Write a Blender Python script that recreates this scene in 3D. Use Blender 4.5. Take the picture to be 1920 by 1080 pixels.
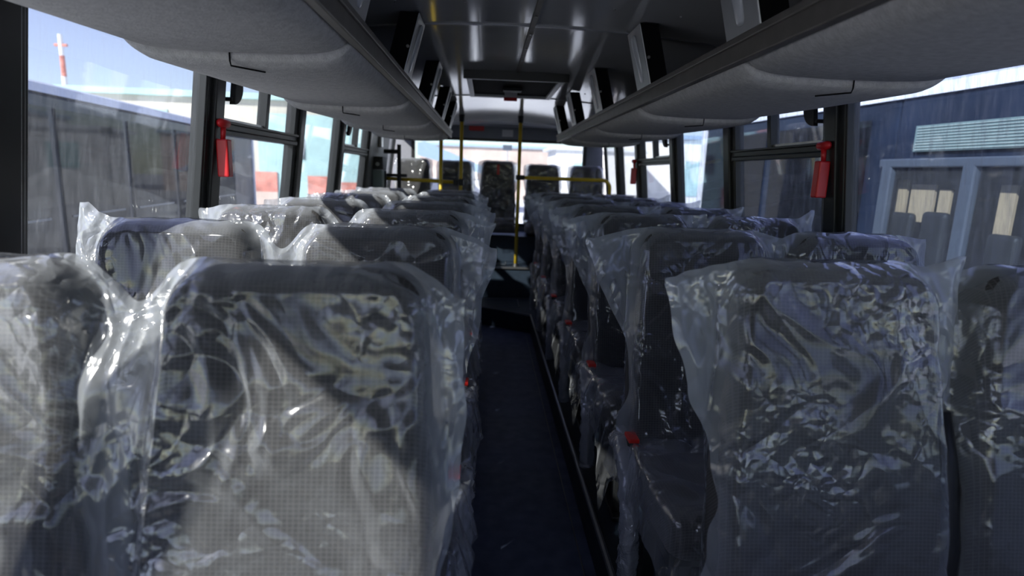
import bpy, bmesh, math, random
import numpy as np
from mathutils import Vector, Matrix
random.seed(7)
S = bpy.context.scene
for o in list(bpy.data.objects): bpy.data.objects.remove(o)
COL = S.collection
# ------------------------------------------------------------ camera
F = 1090.0; ZC = 1.45
cam_d = bpy.data.cameras.new('camera'); cam = bpy.data.objects.new('camera', cam_d); COL.objects.link(cam); S.camera = cam
cam_d.sensor_width = 36; cam_d.lens = F/1920*36; cam_d.clip_start = .05; cam_d.clip_end = 2000
Yc = Vector(((912-960)/F, (540-325)/F, -1)).normalized()
t_ = Vector((.026, 1, 0)); Zax = (t_ - Yc*t_.dot(Yc)).normalized(); Xax = Yc.cross(Zax).normalized()
M3 = Matrix((Xax, Yc, Zax))
cam.matrix_world = Matrix.Translation((0, 0, ZC)) @ M3.to_4x4()
cam_d.dof.use_dof = True; cam_d.dof.focus_distance = 1.75; cam_d.dof.aperture_fstop = 2.6
# ------------------------------------------------------------ light
S.view_settings.view_transform = 'Standard'; S.view_settings.look = 'None'
S.view_settings.gamma = 1; S.view_settings.use_curve_mapping = False; S.view_settings.exposure = 1.48
SUN = Vector((-.72, -.69, .66)).normalized()      # direction towards the sun
W = bpy.data.worlds.new('world'); S.world = W; W.use_nodes = True
wn = W.node_tree.nodes; wl = W.node_tree.links
sky = wn.new('ShaderNodeTexSky'); sky.sky_type = 'NISHITA'; sky.sun_disc = False
sky.sun_elevation = math.asin(SUN.z); sky.sun_rotation = math.atan2(SUN.x, SUN.y)
sky.altitude = 100; sky.air_density = 1.0; sky.dust_density = .25; sky.ozone_density = 2.2
hs = wn.new('ShaderNodeHueSaturation'); hs.inputs['Hue'].default_value = .54; hs.inputs['Saturation'].default_value = .78; hs.inputs['Value'].default_value = 1
wl.new(sky.outputs[0], hs.inputs['Color']); wl.new(hs.outputs[0], wn['Background'].inputs[0]); wn['Background'].inputs[1].default_value = .078
sd = bpy.data.lights.new('sun', 'SUN'); sd.energy = 3.15; sd.angle = .012; sd.color = (1, .93, .84)
sun = bpy.data.objects.new('sun', sd); COL.objects.link(sun); sun.rotation_euler = SUN.to_track_quat('Z', 'Y').to_euler()
try:
    S.cycles.transparent_max_bounces = 24; S.cycles.max_bounces = 10; S.cycles.diffuse_bounces = 5; S.cycles.caustics_reflective = False; S.cycles.caustics_refractive = False
    S.cycles.sample_clamp_indirect = 4
except Exception: pass
# ------------------------------------------------------------ materials
def mat(name, color, rough=.5, metal=0, noise=0, nscale=20, bump=0, bscale=80, coat=0, spec=.5, sheen=0):
    m = bpy.data.materials.new(name); m.use_nodes = True
    nt = m.node_tree; p = nt.nodes['Principled BSDF']; L = nt.links
    p.inputs['Base Color'].default_value = (*color, 1); p.inputs['Roughness'].default_value = rough
    p.inputs['Metallic'].default_value = metal; p.inputs['Specular IOR Level'].default_value = spec
    p.inputs['Coat Weight'].default_value = coat
    if sheen: p.inputs['Sheen Weight'].default_value = sheen
    tc = nt.nodes.new('ShaderNodeTexCoord')
    n = nt.nodes.new('ShaderNodeTexNoise'); n.inputs['Scale'].default_value = nscale; n.inputs['Detail'].default_value = 5
    L.new(tc.outputs['Object'], n.inputs['Vector'])
    cr = nt.nodes.new('ShaderNodeValToRGB')
    a = max(noise, .04)
    cr.color_ramp.elements[0].position = .3; cr.color_ramp.elements[1].position = .7
    cr.color_ramp.elements[0].color = tuple(c*(1-a) for c in color)+(1,)
    cr.color_ramp.elements[1].color = tuple(min(1, c*(1+a)) for c in color)+(1,)
    L.new(n.outputs['Fac'], cr.inputs[0]); L.new(cr.outputs[0], p.inputs['Base Color'])
    if bump:
        n2 = nt.nodes.new('ShaderNodeTexNoise'); n2.inputs['Scale'].default_value = bscale; n2.inputs['Detail'].default_value = 4
        L.new(tc.outputs['Object'], n2.inputs['Vector'])
        b = nt.nodes.new('ShaderNodeBump'); b.inputs['Strength'].default_value = bump; b.inputs['Distance'].default_value = .004
        L.new(n2.outputs['Fac'], b.inputs['Height']); L.new(b.outputs[0], p.inputs['Normal'])
    return m

def mat_seat():
    m = bpy.data.materials.new('seat_fabric'); m.use_nodes = True
    nt = m.node_tree; p = nt.nodes['Principled BSDF']; L = nt.links; N = nt.nodes
    tc = N.new('ShaderNodeTexCoord')
    br = N.new('ShaderNodeTexBrick'); br.offset = 0; br.inputs['Scale'].default_value = 1
    br.inputs['Brick Width'].default_value = .0085; br.inputs['Row Height'].default_value = .0085
    br.inputs['Mortar Size'].default_value = .0011; br.inputs['Mortar Smooth'].default_value = .3
    br.inputs['Color1'].default_value = (.036, .033, .031, 1); br.inputs['Color2'].default_value = (.046, .042, .040, 1)
    br.inputs['Mortar'].default_value = (.088, .082, .077, 1)
    mp = N.new('ShaderNodeSeparateXYZ'); cb = N.new('ShaderNodeCombineXYZ')
    L.new(tc.outputs['Object'], mp.inputs[0]); L.new(mp.outputs['X'], cb.inputs['X']); L.new(mp.outputs['Z'], cb.inputs['Y'])
    ad = N.new('ShaderNodeMath'); ad.operation = 'ADD'; L.new(mp.outputs['Z'], ad.inputs[0]); L.new(mp.outputs['Y'], ad.inputs[1]); L.new(ad.outputs[0], cb.inputs['Y'])
    L.new(cb.outputs[0], br.inputs['Vector']); L.new(br.outputs['Color'], p.inputs['Base Color'])
    p.inputs['Roughness'].default_value = .85; p.inputs['Sheen Weight'].default_value = .04
    return m

def mat_film(name, milk=.13, scale=1.0, bump=1.0):
    """clear crumpled polythene: see-through with a milky share and glossy creases"""
    m = bpy.data.materials.new(name); m.use_nodes = True
    nt = m.node_tree; L = nt.links; N = nt.nodes; N.remove(N['Principled BSDF']); out = N['Material Output']
    tc = N.new('ShaderNodeTexCoord')
    oi = N.new('ShaderNodeObjectInfo'); vo = N.new('ShaderNodeVectorMath'); vo.operation = 'ADD'
    cmb = N.new('ShaderNodeCombineXYZ'); mul = N.new('ShaderNodeMath'); mul.operation = 'MULTIPLY'; mul.inputs[1].default_value = 37
    L.new(oi.outputs['Random'], mul.inputs[0]); L.new(mul.outputs[0], cmb.inputs[0]); L.new(mul.outputs[0], cmb.inputs[2])
    L.new(tc.outputs['Object'], vo.inputs[0]); L.new(cmb.outputs[0], vo.inputs[1])
    n1 = N.new('ShaderNodeTexNoise'); n1.inputs['Scale'].default_value = 4.5*scale; n1.inputs['Detail'].default_value = 2.2; n1.inputs['Distortion'].default_value = 1.1
    n2 = N.new('ShaderNodeTexVoronoi'); n2.feature = 'DISTANCE_TO_EDGE'; n2.inputs['Scale'].default_value = 14*scale
    nd = N.new('ShaderNodeTexNoise'); nd.inputs['Scale'].default_value = 13*scale; nd.inputs['Detail'].default_value = 2
    vm = N.new('ShaderNodeVectorMath'); vm.operation = 'MULTIPLY_ADD'; vm.inputs[1].default_value = (.16, .16, .16)
    L.new(vo.outputs[0], nd.inputs['Vector']); L.new(nd.outputs['Color'], vm.inputs[0]); L.new(vo.outputs[0], vm.inputs[2])
    L.new(vo.outputs[0], n1.inputs['Vector']); L.new(vm.outputs[0], n2.inputs['Vector'])
    r = N.new('ShaderNodeMath'); r.operation = 'SUBTRACT'; r.inputs[1].default_value = .5; L.new(n1.outputs['Fac'], r.inputs[0])
    ab = N.new('ShaderNodeMath'); ab.operation = 'ABSOLUTE'; L.new(r.outputs[0], ab.inputs[0])
    # where crumpled: patches
    pn = N.new('ShaderNodeTexNoise'); pn.inputs['Scale'].default_value = 4.5; pn.inputs['Detail'].default_value = 2; L.new(vo.outputs[0], pn.inputs['Vector'])
    pr = N.new('ShaderNodeMapRange'); pr.inputs['From Min'].default_value = .47; pr.inputs['From Max'].default_value = .68; pr.inputs['To Min'].default_value = .03
    L.new(pn.outputs['Fac'], pr.inputs['Value'])
    m1 = N.new('ShaderNodeMath'); m1.operation = 'MULTIPLY'; L.new(n2.outputs['Distance'], m1.inputs[0]); L.new(pr.outputs[0], m1.inputs[1])
    m2 = N.new('ShaderNodeMath'); m2.operation = 'MULTIPLY_ADD'; m2.inputs[1].default_value = .55; L.new(m1.outputs[0], m2.inputs[0]); L.new(ab.outputs[0], m2.inputs[2])
    b = N.new('ShaderNodeBump'); b.inputs['Strength'].default_value = .8*bump; b.inputs['Distance'].default_value = .034/scale
    L.new(m2.outputs[0], b.inputs['Height'])
    tr = N.new('ShaderNodeBsdfTransparent'); tr.inputs[0].default_value = (.93, .94, .955, 1)
    df = N.new('ShaderNodeBsdfDiffuse'); df.inputs[0].default_value = (.82, .845, .88, 1); L.new(b.outputs[0], df.inputs['Normal'])
    tl = N.new('ShaderNodeBsdfTranslucent'); tl.inputs[0].default_value = (.82, .845, .88, 1)
    mx = N.new('ShaderNodeMixShader'); mx.inputs[0].default_value = .4; L.new(df.outputs[0], mx.inputs[1]); L.new(tl.outputs[0], mx.inputs[2])
    gl = N.new('ShaderNodeBsdfGlossy'); gl.inputs[0].default_value = (1, .975, .94, 1); gl.inputs['Roughness'].default_value = .15; L.new(b.outputs[0], gl.inputs['Normal'])
    lw = N.new('ShaderNodeLayerWeight'); lw.inputs['Blend'].default_value = .35
    mk = N.new('ShaderNodeMapRange'); mk.inputs['To Min'].default_value = milk; mk.inputs['To Max'].default_value = .55; L.new(lw.outputs['Facing'], mk.inputs['Value'])
    at = N.new('ShaderNodeAttribute'); at.attribute_name = 'slack'; sl = N.new('ShaderNodeMath'); sl.operation = 'MULTIPLY_ADD'; sl.inputs[1].default_value = .24; sl.use_clamp = True  # slack film made milkier: its haze from window light goes into the opacity
    L.new(at.outputs['Fac'], sl.inputs[0]); L.new(mk.outputs[0], sl.inputs[2]); mk = sl
    pk = N.new('ShaderNodeMath'); pk.operation = 'MULTIPLY_ADD'; pk.inputs[1].default_value = .065; L.new(pr.outputs[0], pk.inputs[0]); L.new(mk.outputs[0], pk.inputs[2]); mk = pk
    s1 = N.new('ShaderNodeMixShader'); L.new(mk.outputs[0], s1.inputs[0]); L.new(tr.outputs[0], s1.inputs[1]); L.new(mx.outputs[0], s1.inputs[2])
    lf = N.new('ShaderNodeLayerWeight'); L.new(b.outputs[0], lf.inputs['Normal']); lf.inputs['Blend'].default_value = .5
    fr = N.new('ShaderNodeMath'); fr.operation = 'POWER'; fr.inputs[1].default_value = 3.2; L.new(lf.outputs['Facing'], fr.inputs[0])
    fm = N.new('ShaderNodeMapRange'); fm.inputs['To Min'].default_value = .06; fm.inputs['To Max'].default_value = .8; L.new(fr.outputs[0], fm.inputs['Value'])
    s2 = N.new('ShaderNodeMixShader'); gk = N.new('ShaderNodeMath'); gk.operation = 'MULTIPLY_ADD'; gk.inputs[1].default_value = .085; L.new(pr.outputs[0], gk.inputs[0]); L.new(fm.outputs[0], gk.inputs[2])
    L.new(gk.outputs[0], s2.inputs[0]); L.new(s1.outputs[0], s2.inputs[1]); L.new(gl.outputs[0], s2.inputs[2])
    L.new(s2.outputs[0], out.inputs['Surface'])
    return m

def mat_glass(name, tint=(.9, .94, .97), dirt=.1, streak=.2, gmax=.8):
    m = bpy.data.materials.new(name); m.use_nodes = True
    nt = m.node_tree; L = nt.links; N = nt.nodes; N.remove(N['Principled BSDF']); out = N['Material Output']
    tc = N.new('ShaderNodeTexCoord'); mp = N.new('ShaderNodeMapping'); mp.inputs['Scale'].default_value = (60, 60, 5)
    L.new(tc.outputs['Object'], mp.inputs[0])
    n = N.new('ShaderNodeTexNoise'); n.inputs['Scale'].default_value = 1.0; n.inputs['Detail'].default_value = 6; n.inputs['Roughness'].default_value = .7
    L.new(mp.outputs[0], n.inputs['Vector'])
    mr = N.new('ShaderNodeMapRange'); mr.inputs['From Min'].default_value = .47; mr.inputs['From Max'].default_value = .74
    mr.inputs['To Min'].default_value = dirt; mr.inputs['To Max'].default_value = dirt+streak; L.new(n.outputs['Fac'], mr.inputs['Value'])
    tr = N.new('ShaderNodeBsdfTransparent'); tr.inputs[0].default_value = (*tint, 1)
    df = N.new('ShaderNodeBsdfDiffuse'); df.inputs[0].default_value = (.55, .58, .62, 1)
    tl = N.new('ShaderNodeBsdfTranslucent'); tl.inputs[0].default_value = (.55, .58, .62, 1)
    a = N.new('ShaderNodeMixShader'); a.inputs[0].default_value = .5; L.new(df.outputs[0], a.inputs[1]); L.new(tl.outputs[0], a.inputs[2])
    s1 = N.new('ShaderNodeMixShader'); L.new(mr.outputs[0], s1.inputs[0]); L.new(tr.outputs[0], s1.inputs[1]); L.new(a.outputs[0], s1.inputs[2])
    gl = N.new('ShaderNodeBsdfGlossy'); gl.inputs['Roughness'].default_value = .03
    lw = N.new('ShaderNodeLayerWeight'); pw = N.new('ShaderNodeMath'); pw.operation = 'POWER'; pw.inputs[1].default_value = 4.5; L.new(lw.outputs['Facing'], pw.inputs[0])
    fm = N.new('ShaderNodeMapRange'); fm.inputs['To Min'].default_value = .03; fm.inputs['To Max'].default_value = gmax; L.new(pw.outputs[0], fm.inputs['Value'])
    s2 = N.new('ShaderNodeMixShader'); L.new(fm.outputs[0], s2.inputs[0]); L.new(s1.outputs[0], s2.inputs[1]); L.new(gl.outputs[0], s2.inputs[2])
    L.new(s2.outputs[0], out.inputs['Surface'])
    return m

M = dict(
    seat=mat_seat(), film=mat_film('polythene_film', .035), wrap=mat_film('wrap_film', .42, 2.2, 1.2), filmsun=mat_film('loose_polythene', .13, 1.0),
    black=mat('black_paint', (.012, .013, .014), .38), blackplastic=mat('black_plastic', (.016, .016, .017), .5),
    ceil=mat('satin_ceiling_laminate', (.60, .60, .60), .10, noise=.05, nscale=3, spec=.6),
    alu=mat('brushed_aluminium', (.42, .42, .42), .3, .9, noise=.08), joint=mat('joint_strip', (.33, .34, .36), .28, .5),
    rack=mat('rack_felt', (.62, .605, .58), .95, noise=.12, nscale=60, bump=.5, bscale=220),
    rail=mat('rack_rail', (.17, .155, .14), .45, .3, noise=.1), dark=mat('dark_void', (.012, .012, .013), .8, spec=.05),
    plate=mat('bracket_plate', (.5, .51, .52), .4, .6), lamp=mat('lamp_diffuser', (.62, .64, .66), .15, 0, spec=.8),
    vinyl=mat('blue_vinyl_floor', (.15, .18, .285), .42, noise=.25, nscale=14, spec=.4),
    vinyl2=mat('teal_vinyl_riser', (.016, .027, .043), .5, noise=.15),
    wall=mat('grey_wall_laminate', (.3, .31, .33), .5), dwall=mat('dark_wall_laminate', (.22, .24, .28), .5),
    yellow=mat('yellow_powder_coat', (.80, .55, .03), .35), red=mat('red_plastic', (.62, .015, .02), .35),
    white=mat('white_paper', (.7, .7, .72), .6), armgrey=mat('armrest_grey', (.10, .10, .11), .6),
    glass=mat_glass('dusty_window_glass', dirt=.022, streak=.085), glassR=mat_glass('streaked_window_glass', (.82, .88, .97), .05, .32),
    glassc=mat_glass('clean_rear_glass', dirt=.05, streak=.05), glasst=mat_glass('tinted_bus_glass', (.28, .31, .36), .01, .04, .25),
    snow=mat('trodden_snow', (.78, .79, .82), .8, noise=.12, nscale=.5), asphalt=mat('snowy_ground', (.76, .77, .80), .7, noise=.3, nscale=.3),
    buswhite=mat('white_bus_paint', (.72, .75, .80), .3), busdark=mat('dark_bus_glass', (.014, .022, .042), .22, noise=.35, nscale=2.5, spec=.15),
    bustrim=mat('grey_bus_trim', (.075, .095, .125), .4),
    beige=mat('beige_render', (.62, .58, .50), .9, noise=.1, nscale=1), teal=mat('pale_teal_sheet', (.42, .62, .62), .8, noise=.1, nscale=1.5),
    orange=mat('rusty_red_paint', (.62, .24, .19), .8, noise=.3, nscale=3), pinkb=mat('pale_pink_brick', (.60, .48, .42), .9, noise=.2, nscale=.5),
    wwall=mat('white_render', (.80, .80, .80), .8), bluer=mat('blue_roof_sheet', (.35, .48, .62), .6), tan=mat('sunlit_view_tan', (.62, .45, .27), .8),
    led=mat('display_slats', (.16, .24, .24), .5), greenish=mat('pale_green_casing', (.30, .38, .36), .5),
    trunk=mat('bark', (.2, .16, .13), .9), buckle=mat('buckle_red', (.75, .03, .02), .3),
)
# ------------------------------------------------------------ mesh helpers
class MB:
    def __init__(s): s.v = []; s.f = []
    def add(s, vs, fs):
        n = len(s.v); s.v += [tuple(v) for v in vs]; s.f += [tuple(i+n for i in f) for f in fs]; return s
    def box(s, x0, x1, y0, y1, z0, z1):
        vs = [(x, y, z) for x in (x0, x1) for y in (y0, y1) for z in (z0, z1)]
        return s.add(vs, [(0, 1, 3, 2), (4, 6, 7, 5), (0, 4, 5, 1), (2, 3, 7, 6), (0, 2, 6, 4), (1, 5, 7, 3)])
    def hexa(s, a, b):      # two quads a (4 pts) and b (4 pts)
        return s.add(list(a)+list(b), [(3, 2, 1, 0), (4, 5, 6, 7), (0, 1, 5, 4), (1, 2, 6, 5), (2, 3, 7, 6), (3, 0, 4, 7)])
    def tube(s, pts, r, n=14, flat=1.0):
        pts = [Vector(p) for p in pts]; rings = []
        prev = None
        for i, p in enumerate(pts):
            t = (pts[min(i+1, len(pts)-1)]-pts[max(i-1, 0)]).normalized()
            if prev is None: u = t.orthogonal().normalized() if abs(t.x) > .9 else (Vector((1, 0, 0))-t*t.x).normalized()
            else: u = (prev-t*prev.dot(t)).normalized()
            prev = u; w = t.cross(u); rr = r[i] if isinstance(r, (list, tuple)) else r
            rings.append([p+u*math.cos(2*math.pi*k/n)*rr+w*math.sin(2*math.pi*k/n)*rr*flat for k in range(n)])
        vs = [q for g in rings for q in g]; fs = []
        for i in range(len(rings)-1):
            for k in range(n):
                a = i*n+k; b = i*n+(k+1) % n; fs.append((a, b, b+n, a+n))
        fs.append(tuple(range(n))[::-1]); fs.append(tuple((len(rings)-1)*n+k for k in range(n)))
        return s.add(vs, fs)
    def prism(s, poly, axis, a, b):   # polygon of 2D points extruded on axis
        def P(p, t): return (t, p[0], p[1]) if axis == 'x' else ((p[0], t, p[1]) if axis == 'y' else (p[0], p[1], t))
        n = len(poly); return s.add([P(p, a) for p in poly]+[P(p, b) for p in poly],
                [tuple(range(n))[::-1], tuple(range(n, 2*n))]+[(i, (i+1) % n, (i+1) % n+n, i+n) for i in range(n)])
    def build(s, name, m, parent=None, smooth=False, bevel=0, loc=None, seg=2):
        me = bpy.data.meshes.new(name); me.from_pydata(s.v, [], s.f); me.validate()
        bm = bmesh.new(); bm.from_mesh(me); bmesh.ops.recalc_face_normals(bm, faces=bm.faces); bm.to_mesh(me); bm.free()
        me.materials.append(m if not isinstance(m, str) else M[m])
        o = bpy.data.objects.new(name, me); COL.objects.link(o); o.parent = parent
        if loc: o.location = loc
        if smooth:
            for p in me.polygons: p.use_smooth = True
        if bevel:
            b = o.modifiers.new('bevel', 'BEVEL'); b.width = bevel; b.segments = seg; b.limit_method = 'ANGLE'; b.angle_limit = .6
        return o
def tag(o, label=None, cat=None, group=None, kind=None):
    if label: o['label'] = label
    if cat: o['category'] = cat
    if group: o['group'] = group
    if kind: o['kind'] = kind
    return o
def thing(name, label, cat, loc=(0, 0, 0), group=None, rz=0, kind=None):
    o = bpy.data.objects.new(name, None); COL.objects.link(o); o.location = loc; o.rotation_euler.z = rz; o.empty_display_size = .1
    return tag(o, label, cat, group, kind)
# ------------------------------------------------------------ numpy noise
def _h(ix, iy, sd):
    h = (ix.astype(np.int64)*374761393+iy.astype(np.int64)*668265263+int(sd)*974634777) & 0xffffffff
    h = ((h ^ (h >> 13))*1274126177) & 0xffffffff
    return ((h ^ (h >> 16)) & 0xffffff)/float(0x1000000)
def noise2(x, y, sd=0):
    ix = np.floor(x); iy = np.floor(y); fx = x-ix; fy = y-iy
    def g(dx, dy):
        a = _h(ix+dx, iy+dy, sd)*2*np.pi; return np.cos(a)*(fx-dx)+np.sin(a)*(fy-dy)
    u = fx*fx*fx*(fx*(fx*6-15)+10); v = fy*fy*fy*(fy*(fy*6-15)+10)
    return 1.5*((g(0, 0)*(1-u)+g(1, 0)*u)*(1-v)+(g(0, 1)*(1-u)+g(1, 1)*u)*v)
def voro(x, y, sd=0):
    ix = np.floor(x); iy = np.floor(y); d1 = np.full(x.shape, 9.); d2 = np.full(x.shape, 9.)
    for dx in (-1, 0, 1):
        for dy in (-1, 0, 1):
            px = ix+dx+_h(ix+dx, iy+dy, sd); py = iy+dy+_h(ix+dx, iy+dy, sd+11)
            d = np.hypot(px-x, py-y); lo = np.minimum(d1, d); d2 = np.minimum(d2, np.maximum(d1, d)); d1 = lo
    return d2-d1
def crumple(x, z, sd):
    wx = noise2(x*5, z*5, sd+1)*.10; wz = noise2(x*5, z*5, sd+2)*.10
    X = x+wx; Z = z+wz
    long_ = 1-np.abs(noise2(X*7+Z*2, Z*2.2, sd+3))*2.0
    dia = 1-np.abs(noise2(X*5+Z*4.5, Z*2-X*1.5, sd+8))*2.0
    rid = 1-np.abs(noise2(X*4.5, Z*4.5, sd+4))*1.8
    rid2 = 1-np.abs(noise2(X*16, Z*14, sd+5))*2.0
    cel = np.minimum(voro(X*11, Z*11, sd+6), .7)
    patch = sst(.0, .38, noise2(x*2.9, z*2.9, sd+7)-.25*sst(.85, 1.08, z))
    calm = .35+.65*sst(-.35, .2, noise2(x*2.4+9, z*2.4, sd+12))
    return calm*(.0070*rid+.0090*long_*(1-.6*patch)+.0085*dia)+patch*(.0065*rid2+.020*cel)
def sst(a, b, x):
    t = np.clip((x-a)/(b-a), 0, 1); return t*t*(3-2*t)
def sheet(name, Xs, Ys, Zs, m, parent):
    """list of (nu,nv) arrays -> one mesh"""
    vs = []; fs = []
    for X, Y, Z in zip(Xs, Ys, Zs):
        nu, nv = X.shape; off = sum(len(a) for a in vs)
        vs.append(np.stack([X.ravel(), Y.ravel(), Z.ravel()], 1))
        i = (np.arange(nu-1)[:, None]*nv+np.arange(nv-1)[None, :]).ravel()+off
        fs.append(np.stack([i, i+1, i+nv+1, i+nv], 1))
    V = np.concatenate(vs); Fc = np.concatenate(fs)
    me = bpy.data.meshes.new(name); me.vertices.add(len(V)); me.vertices.foreach_set('co', V.ravel().astype('f'))
    me.loops.add(Fc.size); me.loops.foreach_set('vertex_index', Fc.ravel().astype('i'))
    me.polygons.add(len(Fc)); me.polygons.foreach_set('loop_start', np.arange(0, Fc.size, 4, dtype='i'))
    me.polygons.foreach_set('use_smooth', np.ones(len(Fc), dtype=bool)); me.update(); me.validate()
    me.materials.append(M[m]); o = bpy.data.objects.new(name, me); COL.objects.link(o); o.parent = parent
    return o
# ------------------------------------------------------------ shell
CX = .155; HW = 1.245; LEAN = math.tan(math.radians(7))
Y0, YR = -2.6, 7.15
ZS = ZC-.52; ZT = ZC+.50; ZCEIL = ZC+.615
def wx(side, z): return CX+side*(HW-LEAN*(max(z, ZS)-ZC))
PLAT, UP = ZC-1.28, ZC-.96
def struct(o): o['kind'] = 'structure'; return o
fl = MB().box(CX-1.3, CX+1.3, Y0, YR, -.08, 0).build('floor', 'vinyl'); struct(fl)
XR = .445; XL = -.165
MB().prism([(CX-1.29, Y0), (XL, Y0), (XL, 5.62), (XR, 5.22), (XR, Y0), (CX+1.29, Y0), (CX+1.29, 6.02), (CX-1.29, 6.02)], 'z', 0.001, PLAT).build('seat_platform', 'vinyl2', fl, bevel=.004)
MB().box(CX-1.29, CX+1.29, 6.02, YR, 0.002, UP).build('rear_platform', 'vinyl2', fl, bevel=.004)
MB().box(XL-.06, XR+.05, 6.0, 6.03, UP-.012, UP+.008).build('step_nosing', 'alu', fl)
MB().tube([(XR, Y0, PLAT+.004), (XR, 5.22, PLAT+.004), (XL, 5.62, PLAT+.004), (XL, Y0, PLAT+.004)], .012, 8).build('edge_trim', 'joint', fl)
MB().box(XR-.045, XR-.042, Y0, 5.15, 0.0, .004).build('floor_seam', 'alu', fl)
def frame_rect(mb, x0, x1, y0, y1, z, w=.008, h=.004):
    mb.box(x0, x1, y0, y0+w, z, z+h); mb.box(x0, x1, y1-w, y1, z, z+h); mb.box(x0, x0+w, y0, y1, z, z+h); mb.box(x1-w, x1, y0, y1, z, z+h); return mb
frame_rect(MB(), -.04, .36, 5.56, 5.93, PLAT).build('hatch_trim', 'joint', fl)
frame_rect(MB(), -.22, .24, 6.22, 6.5, UP).build('hatch_trim', 'alu', fl)
MB().box(-.16, .3, 1.62, 1.625, 0, .003).build('floor_seam', 'vinyl2', fl)
# walls
POSTS = {-1: [-1.9, -.85, .25, 1.375, 2.395, 3.435, 4.40, 5.40, 6.2], 1: [-1.9, -.85, .2, 1.25, 2.312, 3.33, 4.33, 5.35, 6.2]}
for side, nm in ((-1, 'wall_left'), (1, 'wall_right')):
    e = CX+side*HW
    w = MB(); xo = wx(side, ZS)
    w.box(min(xo, xo+side*.06), max(xo, xo+side*.06), Y0, YR, 0, ZS)
    a, b = wx(side, ZT), wx(side, ZT+.2)-side*.05
    w.hexa([(a, Y0, ZT), (a+side*.06, Y0, ZT), (b+side*.07, Y0, ZT+.13), (b, Y0, ZT+.13)], [(a, YR, ZT), (a+side*.06, YR, ZT), (b+side*.07, YR, ZT+.13), (b, YR, ZT+.13)])
    wo = w.build(nm, 'dwall'); struct(wo)
    MB().box(min(xo-side*.02, xo), max(xo-side*.02, xo), Y0, YR, ZS-.03, ZS).build('window_sill', 'black', wo)
    for i, py in enumerate(POSTS[side]):
        if side < 0 and i >= 8: continue
        hw_ = .072 if i != 3 else .07
        p = MB()
        def q(y, d0, d1):
            return [(wx(side, ZS)-side*d0, y, ZS), (wx(side, ZS)+side*d1, y, ZS), (wx(side, ZT)+side*d1, y, ZT), (wx(side, ZT)-side*d0, y, ZT)]
        p.hexa(q(py-hw_, .012, .05), q(py+hw_, .012, .05))
        p.hexa(q(py-hw_*.55, .028, 0), q(py+hw_*.55, .028, 0))
        p.build('window_post', 'black', wo, bevel=.005)
    if side < 0:   # solid panel near the rear left
        p = MB(); p.hexa([(wx(-1, ZS)+.012, 5.45, ZS), (wx(-1, ZS)-.05, 5.45, ZS), (wx(-1, ZT)-.05, 5.45, ZT), (wx(-1, ZT)+.012, 5.45, ZT)],
                         [(wx(-1, ZS)+.012, 6.45, ZS), (wx(-1, ZS)-.05, 6.45, ZS), (wx(-1, ZT)-.05, 6.45, ZT), (wx(-1, ZT)+.012, 6.45, ZT)])
        p.build('solid_panel', 'wall', wo)
# windows
def window(n, side, y0, y1, vent, gm, handle_at=None, divider=None):
    w = bpy.data.objects.new('window_%d' % n, None); COL.objects.link(w); w.location = (wx(side, ZS), (y0+y1)/2, ZS); struct(w)
    L_ = w.location
    g = MB()
    def pt(y, z, d): return (wx(side, z)+side*d-L_.x, y-L_.y, z-L_.z)
    g.hexa([pt(y0, ZS, .018), pt(y0, ZS, .024), pt(y0, ZT, .024), pt(y0, ZT, .018)], [pt(y1, ZS, .018), pt(y1, ZS, .024), pt(y1, ZT, .024), pt(y1, ZT, .018)])
    g.build('glass_pane', gm, w)
    f = MB()
    def bar(ya, yb, za, zb, d0, d1, mb): mb.hexa([pt(ya, za, d0), pt(ya, za, d1), pt(ya, zb, d1), pt(ya, zb, d0)], [pt(yb, za, d0), pt(yb, za, d1), pt(yb, zb, d1), pt(yb, zb, d0)])
    bar(y0, y0+.022, ZS, ZT, -.008, .03, f); bar(y1-.022, y1, ZS, ZT, -.008, .03, f); bar(y0, y1, ZS, ZS+.03, -.008, .03, f); bar(y0, y1, ZT-.03, ZT, -.008, .03, f)
    f.build('window_frame', 'black', w, bevel=.003)
    if vent:
        r = MB(); zr = ZC+.115
        bar(y0, y1, zr, zr+.018, -.022, .03, r); bar(y0, y1, zr+.022, zr+.045, -.012, .03, r); bar(y0, y1, zr+.045, zr+.056, -.026, .03, r)
        r.build('middle_rail', 'black', w, bevel=.002)
        dv = MB(); bar(divider-.018, divider+.018, zr+.05, ZT, -.015, .03, dv); dv.build('sash_divider', 'black', w, bevel=.002)
        r = MB(); bar(y0+.03, divider+.012, zr+.058, zr+.068, -.004, .012, r); r.build('sash_track', 'alu', w)
        h = MB(); yc = handle_at; zc = ZC+.30
        prof = [(yc+.004+(.075)*math.sin(math.pi*k/14), zc+.062*math.cos(math.pi*k/14)) for k in range(15)]
        rings = []
        h.add([pt(p[0], p[1], -.035) for p in prof]+[pt(p[0], p[1], -.012) for p in prof], [tuple(range(15)), tuple(range(15, 30))[::-1]]+[(i, (i+1) % 15, (i+1) % 15+15, i+15) for i in range(15)])
        bar(yc-.012, yc+.008, zc-.05, zc-.035, -.03, .02, h); bar(yc-.012, yc+.008, zc+.035, zc+.05, -.03, .02, h)
        h.build('sash_handle', 'blackplastic', w, bevel=.003)
    return w
k = 1
for side in (-1, 1):
    posts = POSTS[side]
    for i in range(len(posts)):
        a = posts[i]; b = posts[i+1] if i+1 < len(posts) else 6.99
        if side < 0 and i == 8: continue
        if side < 0 and i == 7: a, b = 6.39, 6.99
        vent = i in (4, 6)
        window(k, side, a+.06, b-.06 if b < 6.9 else b-.1, vent, 'glass' if side < 0 else ('glassR' if i <= 5 else 'glass'), a+.105, a+(.53 if i == 4 else .5)); k += 1
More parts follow.
